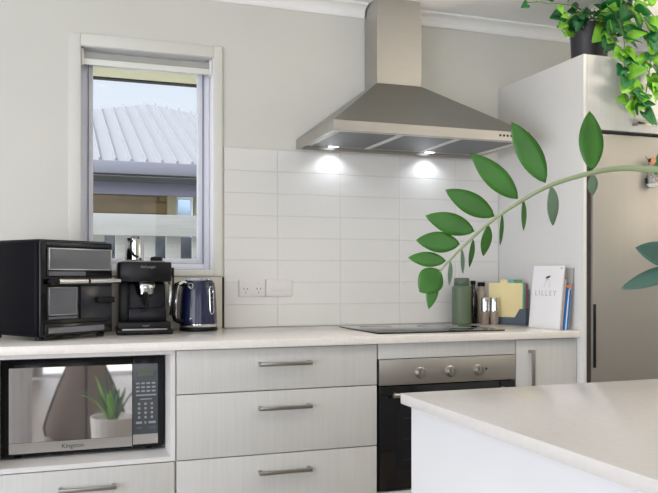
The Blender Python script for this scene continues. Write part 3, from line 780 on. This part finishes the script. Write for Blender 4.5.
# second frond, lower on the right
d2 = -.14
p2 = [pc+Vector((.015, .02, .125)), pc+Vector((.02, .02, .18)), fr(745, 330, d2+.02), fr(715, 292, d2), fr(690, 268, d2), fr(675, 258, d2)]
pts, rr = smooth_path([Vector(p) for p in p2], [.006, .006, .0055, .005, .004, .003])
B().tube(pts, rr, 10).build('stem', M['stem'], zz)
zleaf(684, 262, 637, 247, 22, 'zzdark', dd=-.01, d0=d2, nrm=TO+UP*.3)
zleaf(686, 266, 621, 288, 15, 'zzdark', dd=-.01, d0=d2, nrm=TO+UP*.4)

# ------------------------------------------------------------------ ivy on the fridge surround
ivc = Vector((2.30, 2.95, 2.0502))
iv = thing('ivy_plant', 'trailing green ivy in a charcoal pot on top of the fridge surround', 'plant', tuple(ivc), 0, None)
B().lathe([(0, .0003), (.074, .0003), (.077, .004), (.084, .205), (.086, .21), (.079, .21), (.076, .19), (0, .19)], tuple(ivc), n=40).build('pot', M['pot'], iv)
B().lathe([(0, .1905), (.074, .1905), (0, .20)], tuple(ivc), n=24).build('soil', M['soil'], iv)
def at(x, y, Yp):
    u = (x-CX)/F_; w = (YH-y)/F_; d = FW+RT*u+UP*w; k = Yp/d.y; return CAM+d*k
vines = [  # each vine: points measured at a depth (photo units, metres)
    [(590, 20, 2.95), (575, 8, 2.86), (560, 4, 2.80), (548, 3, 2.80), (538, 2, 2.82), (524, 3, 2.85)],
    [(588, 18, 2.95), (577, 14, 2.84), (568, 20, 2.80), (563, 30, 2.80)],
    [(592, 18, 2.95), (605, 12, 2.85), (618, 20, 2.75), (624, 40, 2.66), (624, 62, 2.64), (628, 85, 2.63), (634, 110, 2.63)],
    [(595, 18, 2.95), (615, 4, 2.85), (632, 8, 2.74), (645, 22, 2.66), (652, 42, 2.64), (650, 65, 2.63), (646, 92, 2.63), (640, 112, 2.63)],
    [(595, 18, 2.95), (630, 0, 2.85), (655, 18, 2.72), (664, 45, 2.64), (662, 75, 2.63), (657, 100, 2.63)],
    [(594, 18, 2.95), (603, 24, 2.84), (610, 34, 2.78), (616, 44, 2.70), (620, 52, 2.66)]]
rnd = random.Random(11)
dark, light, vb = B(), B(), B()
for vi, v in enumerate(vines):
    P = [at(*p) for p in v]; P[0] = ivc+Vector((rnd.uniform(-.03, .03), rnd.uniform(-.03, .03), .195))
    pts, rr = smooth_path(P, [.0022]*len(P), 8)
    vb.tube(pts, rr, 6)
    n = len(pts)
    step = 3 if vi > 1 else 6
    for i in range(6, n, step):
        p = pts[i]
        for _ in range(1 if vi < 2 else 2):
            s = rnd.uniform(.055, .088) if vi > 1 else rnd.uniform(.032, .052)
            dirv = Vector((rnd.uniform(-1, 1), rnd.uniform(-.7, .1), rnd.uniform(-1.0, .25))).normalized()
            bp_ = p+dirv*.018
            tp = bp_+dirv*s
            if bp_.y > 2.66 and tp.z < 2.07: continue
            nr = Vector((rnd.uniform(-.5, .4), -1, rnd.uniform(-.1, .9)))
            lightp = .25+.75*(i/n if vi > 1 else .3)
            heart_leaf(light if rnd.random() < lightp*.75 else dark, bp_, tp, s*rnd.uniform(.85, 1.05), nr)
# crown over the pot
for k in range(84):
    a = rnd.uniform(0, 2*PI); r = rnd.uniform(.02, .16); z = rnd.uniform(.17, .29)
    p = ivc+Vector((r*math.cos(a), r*math.sin(a)*.9-.02, z))
    if r > .1: p.z -= .03
    s = rnd.uniform(.045, .072); dirv = Vector((math.cos(a)+rnd.uniform(-.4, .4), math.sin(a)*.7-.3, rnd.uniform(-.8, .3))).normalized()
    tp = p+dirv*s
    if tp.z > CEIL-.02 or p.z > CEIL-.02: continue
    heart_leaf(light if rnd.random() < .28 else dark, p, tp, s, Vector((rnd.uniform(-.6, .4), -1, rnd.uniform(0, 1))))
vb.build('vines', mat('ivy vine', '#6d7f46', .6, var=.1), iv)
for nm, bb, mm in (('foliage', dark, M['ivydark']), ('young_foliage', light, M['ivylight'])):
    o = bb.build(nm, mm, iv)
    md = o.modifiers.new('thick', 'SOLIDIFY'); md.thickness = .0006; md.offset = 0

# ------------------------------------------------------------------ fridge magnet ornament
mg = thing('fridge_magnet', 'small speckled pot magnet with flower and twig on the refrigerator door', 'magnet', (2.395, 2.6895, 1.55))
mc = (2.398, 2.6895, 1.556)
B().lathe([(0, 0), (.014, 0), (.023, .010), (.025, .014), (0, .014)], (2.400, 2.662, 1.503), (0, 0, 1), 24).build('tray', M['trim'], mg)
b = B().lathe([(0, .0), (.018, .0), (.022, .036), (.019, .038), (0, .038)], (2.400, 2.662, 1.5178), (0, 0, 1), 24)
sp = mat('speckled glaze', '#8f8c88', .4, var=.85, scale=(130, 130, 130)); b.build('speckled_pot', sp, mg)
B().box((2.385, 2.672, 1.522), (2.415, 2.6893, 1.542)).build('backing', M['darkgap'], mg)
B().tube([(2.392, 2.664, 1.553), (2.375, 2.660, 1.615), (2.358, 2.657, 1.632)], .003, 6).build('twig', M['twig'], mg)
B().tube([(2.398, 2.662, 1.553), (2.394, 2.658, 1.585), (2.392, 2.656, 1.610)], .002, 6).build('flower_stem', M['twig'], mg)
b = B()
for k in range(6):
    a = k*PI/3; b.lathe([(0, -.009), (.008, -.003), (.009, .002), (0, .008)], (2.392+.009*math.cos(a), 2.655, 1.615+.009*math.sin(a)), (0, -1, 0), 12)
b.build('flower', mat('coral petals', '#c98a63', .6, var=.2, scale=(80, 80, 80)), mg)
B().lathe([(0, -.006), (.008, -.002), (.008, .004), (0, .007)], (2.378, 2.655, 1.616), (0, -1, 0), 14).build('seed_head', mat('dark seed head', '#3a2d28', .8), mg)
b = B(); add_leaf(b, (2.408, 2.660, 1.553), (2.426, 2.652, 1.655), .028, (-.3, -1, .1)); add_leaf(b, (2.414, 2.661, 1.553), (2.448, 2.650, 1.632), .024, (-.2, -1, .2)); b.build('leaves', M['ivydark'], mg)

# ------------------------------------------------------------------ things behind the camera that the glossy doors mirror
fp_ = thing('floor_plant', 'strappy green plant in a ribbed white pot on the floor, mirrored in the microwave door', 'plant', (.30, 1.46, 0), 0)
b = B(); n = 60
prof = [(0, .0005), (.085, .0005), (.115, .37), (.118, .385), (.108, .385), (.10, .36), (0, .36)]
b.lathe(prof, (.30, 1.46, 0), n=60)
for v in b.bm.verts:
    d = Vector((v.co.x-.30, v.co.y-1.46, 0)); r = d.length
    if r > .07 and v.co.z < .37:
        a = math.atan2(d.y, d.x); f = 1+.05*math.cos(a*20); v.co.x = .30+d.x*f; v.co.y = 1.46+d.y*f
b.build('pot', M['ribpot'], fp_)
for k in range(16):
    a = k*2.4; L_ = .20+.10*((k*7) % 5)/5; ln = .25+.5*((k*3) % 7)/7
    ux, uy = math.cos(a), math.sin(a)
    b = B(); V = []; F = []; N_ = 8
    for i in range(N_+1):
        t_ = i/N_; r = .02+L_*ln*t_*.9; z = .365+L_*(t_*1.05-ln*t_*t_*.7); wd = (.017 if k % 3 == 0 else .012)*(1-t_**3)+.001
        for s in (-1, 0, 1): V.append((.30+ux*r-uy*s*wd, 1.46+uy*r+ux*s*wd, z-(.003 if s == 0 else 0)))
    for i in range(N_):
        for c in (0, 1): q = i*3+c; F.append((q, q+1, q+4, q+3))
    b.poly(V, F)
    o = b.build('leaf', M['ivylight'] if k % 3 == 0 else M['ivydark'], fp_); md = o.modifiers.new('thick', 'SOLIDIFY'); md.thickness = .001

bb = thing('beanbag', 'taupe cone-shaped beanbag with black seams, added for its image in the microwave door', 'beanbag', (.22, .0, 0), 0, world=False)  # invented stand-in for a tapered brown shape mirrored in the door
B().lathe([(0, .0005), (.22, .0005), (.27, .03), (.285, .09), (.26, .18), (.19, .36), (.11, .54), (.06, .62), (.03, .65), (0, .655)], n=40).build('cover', M['taupe'], bb)
for k in range(5):
    a = 2*PI*k/5+.35
    B().tube([((r+.004)*math.cos(a), (r+.004)*math.sin(a), z) for r, z in ((.27, .03), (.285, .09), (.26, .18), (.19, .36), (.11, .54), (.06, .62), (.03, .65))], .009, 8).build('piping', M['black'], bb)
pl = thing('standin_plinth', 'white fluted drum plinth standing on the floor, added for its image at the left of the microwave door', 'plinth', (-.25, .30, 0), 0, world=False)  # invented stand-in for a white band mirrored in the door
b = B().lathe([(0, .0005), (.125, .0005), (.125, .62), (0, .62)], n=72)
for v in b.bm.verts:
    r = math.hypot(v.co.x, v.co.y)
    if r > .05: f = 1-.035*(.5+.5*math.cos(math.atan2(v.co.y, v.co.x)*14)); v.co.x *= f; v.co.y *= f
b.build('drum', M['white'], pl); B().lathe([(0, .6202), (.13, .6202), (.13, .645), (0, .645)], n=48).build('top', M['white'], pl)
ct = B(); y = YB+.12; N_ = 60
V, F = [], []
for i in range(N_+1):
    x = -1.1+1.0*i/N_; dy = .035*math.sin(i*1.1)
    V += [(x, y+dy, .02), (x, y+dy, 2.20)]
for i in range(N_): F.append((2*i, 2*i+2, 2*i+3, 2*i+1))
ct.poly(V, F); o = ct.build('curtain', mat('white curtain cloth', '#e8e8ea', .9, var=.02)); md = o.modifiers.new('thick', 'SOLIDIFY'); md.thickness = .002
tag(o, 'white full-length curtain hanging at the rear glass doors', 'curtain')

# ------------------------------------------------------------------ neighbour's house and fence
nh = thing('neighbour_house', 'neighbouring brick house with white ribbed hip roof seen through the window', 'house', (1.49, 13.2, -.2))
ex0, ex1, ey0, ey1, ez = -3.0, 6.0, 9.4, 17.0, 2.45
ap = Vector((1.49, 13.2, 3.97))
b = B().poly([(ex0, ey0, ez), (ex1, ey0, ez), (ex1, ey1, ez), (ex0, ey1, ez), tuple(ap)], [(0, 1, 4), (1, 2, 4), (2, 3, 4), (3, 0, 4), (0, 3, 2, 1)])
rf = b.build('roof', M['roof'], nh, smooth=False)
b = B()
nrm = Vector((0, -(ap.z-ez), (ap.y-ey0))).normalized()
x = ex0+.13
while x < ex1:
    # standing seam running up the front slope from the eave to the hip
    t_ = (x-ex0)/(ap.x-ex0) if x < ap.x else (ex1-x)/(ex1-ap.x)
    if t_ > .05:
        y1_ = ey0+(ap.y-ey0)*t_; z1_ = ez+(ap.z-ez)*t_
        a_ = Vector((x, ey0, ez)); c_ = Vector((x, y1_, z1_))
        b.poly([a_+Vector((-.016, 0, 0)), a_+Vector((.016, 0, 0)), a_+nrm*.045+Vector((.008, 0, 0)), a_+nrm*.045+Vector((-.008, 0, 0)),
                c_+Vector((-.016, 0, 0)), c_+Vector((.016, 0, 0)), c_+nrm*.045+Vector((.008, 0, 0)), c_+nrm*.045+Vector((-.008, 0, 0))],
               [(0, 1, 2, 3), (4, 7, 6, 5), (1, 5, 6, 2), (3, 2, 6, 7), (0, 3, 7, 4), (0, 4, 5, 1)])
    x += .178
b.build('roof_ribs', M['roof'], rf, smooth=False)
b = B().box((ex0-.05, ey0-.1, 2.30), (ex1+.05, ey0-.005, 2.455), .02); b.build('gutter', M['fascia'], nh)
B().box((ex0, ey0, 2.285), (ex1, ey1, 2.30)).build('soffit', M['darkfascia'], nh, smooth=False)
B().box((ex0+.6, 9.97, 2.13), (ex1-.6, 16.4, 2.284)).build('frieze', M['darkfascia'], nh, smooth=False)
b = B().box((ex0+.6, 10, -.2), (1.47, 16.4, 2.129)); b.box((1.70, 10, -.2), (ex1-.6, 16.4, 2.129)); b.box((1.47, 10, -.2), (1.70, 16.4, .9)); b.box((1.47, 10.2, .9), (1.70, 16.4, 2.129))
b.build('brick_wall', M['brick'], nh, smooth=False)
B().box((1.36, 9.93, -.2), (1.475, 9.995, 2.129)).build('post', mat('beige post', '#8f876f', .8), nh, smooth=False)
f = B().frame(1.475, .9, 1.695, 2.129, 10.0, 10.06, .03).build('window', M['alulight'], nh, smooth=False)
B().box((1.505, 10.03, .93), (1.665, 10.05, 2.099)).build('pane', M['farpane'], f, smooth=False)
B().box((1.70, 9.94, -.2), (1.90, 9.995, 2.129)).build('post', mat('beige post', '#8f876f', .8), nh, smooth=False)

fn = thing('garden_fence', 'pale weathered timber fence with broad top board outside the window', 'fence', (.6, 6.0, -.2))
B().box((-2.5, 5.96, 1.425), (4.5, 6.0, 1.585), .004).build('top_board', M['fence'], fn)
B().box((-2.5, 6.001, 1.10), (4.5, 6.04, 1.17)).build('rail', M['fence'], fn)
x = -2.4; k = 0
rn = random.Random(3)
while x < 4.3:
    wd = .115; B().box((x, 6.042, -.2), (x+wd, 6.062, 1.50), .003).build('paling', M['fence'], fn); x += wd+.06+.03*rn.random(); k += 1
B().box((-2.5, 6.4, -.2), (4.5, 6.45, 1.44)).build('backing', mat('dark hedge mesh', '#4e5156', .9, var=.5, scale=(8, 8, 8)), fn, smooth=False)  # mottled dark grey sheet showing between the palings

# ------------------------------------------------------------------ ceiling fill lights, added out of view to brighten the room
k = 0
for x, y in ((.3, 1.6), (1.9, 1.6), (.3, -.6), (1.9, -.6)):
    lab = ('added out-of-view round ceiling downlight ' + ('over the bench side' if y > 0 else 'over the living side') + (' to the left' if x < 1 else ' to the right of the island'))
    t = thing('fill_downlight', lab, 'ceiling light', (x, y, CEIL), 0, 'added ceiling fill lights')
    B().lathe([(.040, -.004), (.055, -.004), (.056, -.0005), (.040, -.0005)], (x, y, CEIL), (0, 0, 1), 28).build('ring', M['trim'], t)
    B().cyl((x, y, CEIL-.003), (x, y, CEIL-.0006), .039, n=24).build('lens', M['down'], t)
    l = bpy.data.lights.new('downlight_fill', 'SPOT'); l.energy = 22; l.color = (1, .88, .74); l.spot_size = math.radians(150); l.spot_blend = .8; l.shadow_soft_size = .04
    lo = bpy.data.objects.new('downlight_fill', l); C.objects.link(lo); lo.location = (x, y, CEIL-.012)

t = thing('fill_uplighter', 'added out-of-view black uplighter with a wide bowl beyond the right end of the island', 'floor lamp', (2.74, 1.80, 0), 0)  # unseen lamp, added to brighten the ceiling and the right side
B().lathe([(0, .0005), (.13, .0005), (.13, .012), (.02, .025), (0, .025)], (2.74, 1.80, 0), n=36).build('base', M['black'], t)
B().cyl((2.74, 1.80, .025), (2.74, 1.80, 1.15), .010, n=14).build('pole', M['black'], t)
B().lathe([(.02, 1.15), (.09, 1.17), (.13, 1.22), (.15, 1.26), (.145, 1.26), (.125, 1.225), (.085, 1.178), (0, 1.165)], (2.74, 1.80, 0), n=40).build('bowl', M['trim'], t)
B().lathe([(0, 1.182), (.03, 1.185), (.04, 1.20), (.03, 1.218), (0, 1.222)], (2.74, 1.80, 0), n=24).build('bulb', M['down'], t)
l = bpy.data.lights.new('uplight_fill', 'SPOT'); l.energy = 115; l.color = (1, .89, .75); l.spot_size = math.radians(132); l.spot_blend = .3; l.shadow_soft_size = .14
lo = bpy.data.objects.new('uplight_fill', l); C.objects.link(lo); lo.location = (2.74, 1.80, 1.255); lo.rotation_euler = (PI, 0, 0)

# ------------------------------------------------------------------ daylight
w = bpy.data.worlds.new('sky'); SC.world = w; w.use_nodes = True
N = w.node_tree.nodes; L = w.node_tree.links
bg = N['Background']; tc = N.new('ShaderNodeTexCoord')
dot = N.new('ShaderNodeVectorMath'); dot.operation = 'DOT_PRODUCT'
dv = Vector((-.84, -.52, .12)).normalized(); dot.inputs[1].default_value = dv
L.new(tc.outputs['Generated'], dot.inputs[0])
mr = N.new('ShaderNodeMapRange'); mr.interpolation_type = 'SMOOTHSTEP'; mr.inputs['From Min'].default_value = .0; mr.inputs['From Max'].default_value = .8
L.new(dot.outputs['Value'], mr.inputs['Value'])
# northern sky: pale blue, fading to white at the horizon
sep = N.new('ShaderNodeSeparateXYZ'); L.new(tc.outputs['Generated'], sep.inputs[0])
rz = N.new('ShaderNodeValToRGB'); L.new(sep.outputs['Z'], rz.inputs['Fac'])
rz.color_ramp.elements[0].position = .12; rz.color_ramp.elements[0].color = (1.12, 1.18, 1.26, 1)
rz.color_ramp.elements[1].position = .45; rz.color_ramp.elements[1].color = (.80, .97, 1.22, 1)
mx = N.new('ShaderNodeMix'); mx.data_type = 'RGBA'
L.new(mr.outputs['Result'], mx.inputs['Factor']); L.new(rz.outputs['Color'], mx.inputs['A']); mx.inputs['B'].default_value = (5.6, 5.8, 6.2, 1)
L.new(mx.outputs['Result'], bg.inputs['Color']); bg.inputs['Strength'].default_value = 1.0
sl = bpy.data.lights.new('sun', 'SUN'); sl.energy = 4.0; sl.angle = math.radians(1.0); sl.color = (1, .97, .92)
so = bpy.data.objects.new('sun', sl); C.objects.link(so); so.location = (-6, 6, 14)
so.rotation_euler = Vector((-.42, .22, .88)).to_track_quat('Z', 'Y').to_euler()
def portal(name, loc, rot, sx, sy):
    l = bpy.data.lights.new(name, 'AREA'); l.shape = 'RECTANGLE'; l.size = sx; l.size_y = sy
    l.cycles.is_portal = True
    o = bpy.data.objects.new(name, l); C.objects.link(o); o.location = loc; o.rotation_euler = rot
portal('side_door_daylight', (XL-.02, .2, 1.1), (PI/2, 0, -PI/2), 4.2, 2.2)
portal('rear_door_daylight', (-.3, YB-.02, 1.1), (PI/2, 0, 0), 3.2, 2.2)
portal('window_daylight', ((WX0+WX1)/2, YW+.14, (WZ0+WZ1)/2), (PI/2, 0, PI), WX1-WX0, WZ1-WZ0)

# ------------------------------------------------------------------ camera
cam = bpy.data.cameras.new('camera'); co = bpy.data.objects.new('camera', cam); C.objects.link(co)
co.location = CAM; co.rotation_euler = (PI/2, 0, -YAW)
cam.sensor_width = 36; cam.lens = 780/658*36; cam.shift_y = (275-246.5)/658; cam.clip_start = .02
SC.camera = co
SC.view_settings.view_transform = 'Standard'; SC.view_settings.look = 'None'; SC.view_settings.gamma = 1
SC.view_settings.exposure = -0.32
SC.view_settings.use_curve_mapping = False
for o in bpy.data.objects:
    if '_w' in o: del o['_w']
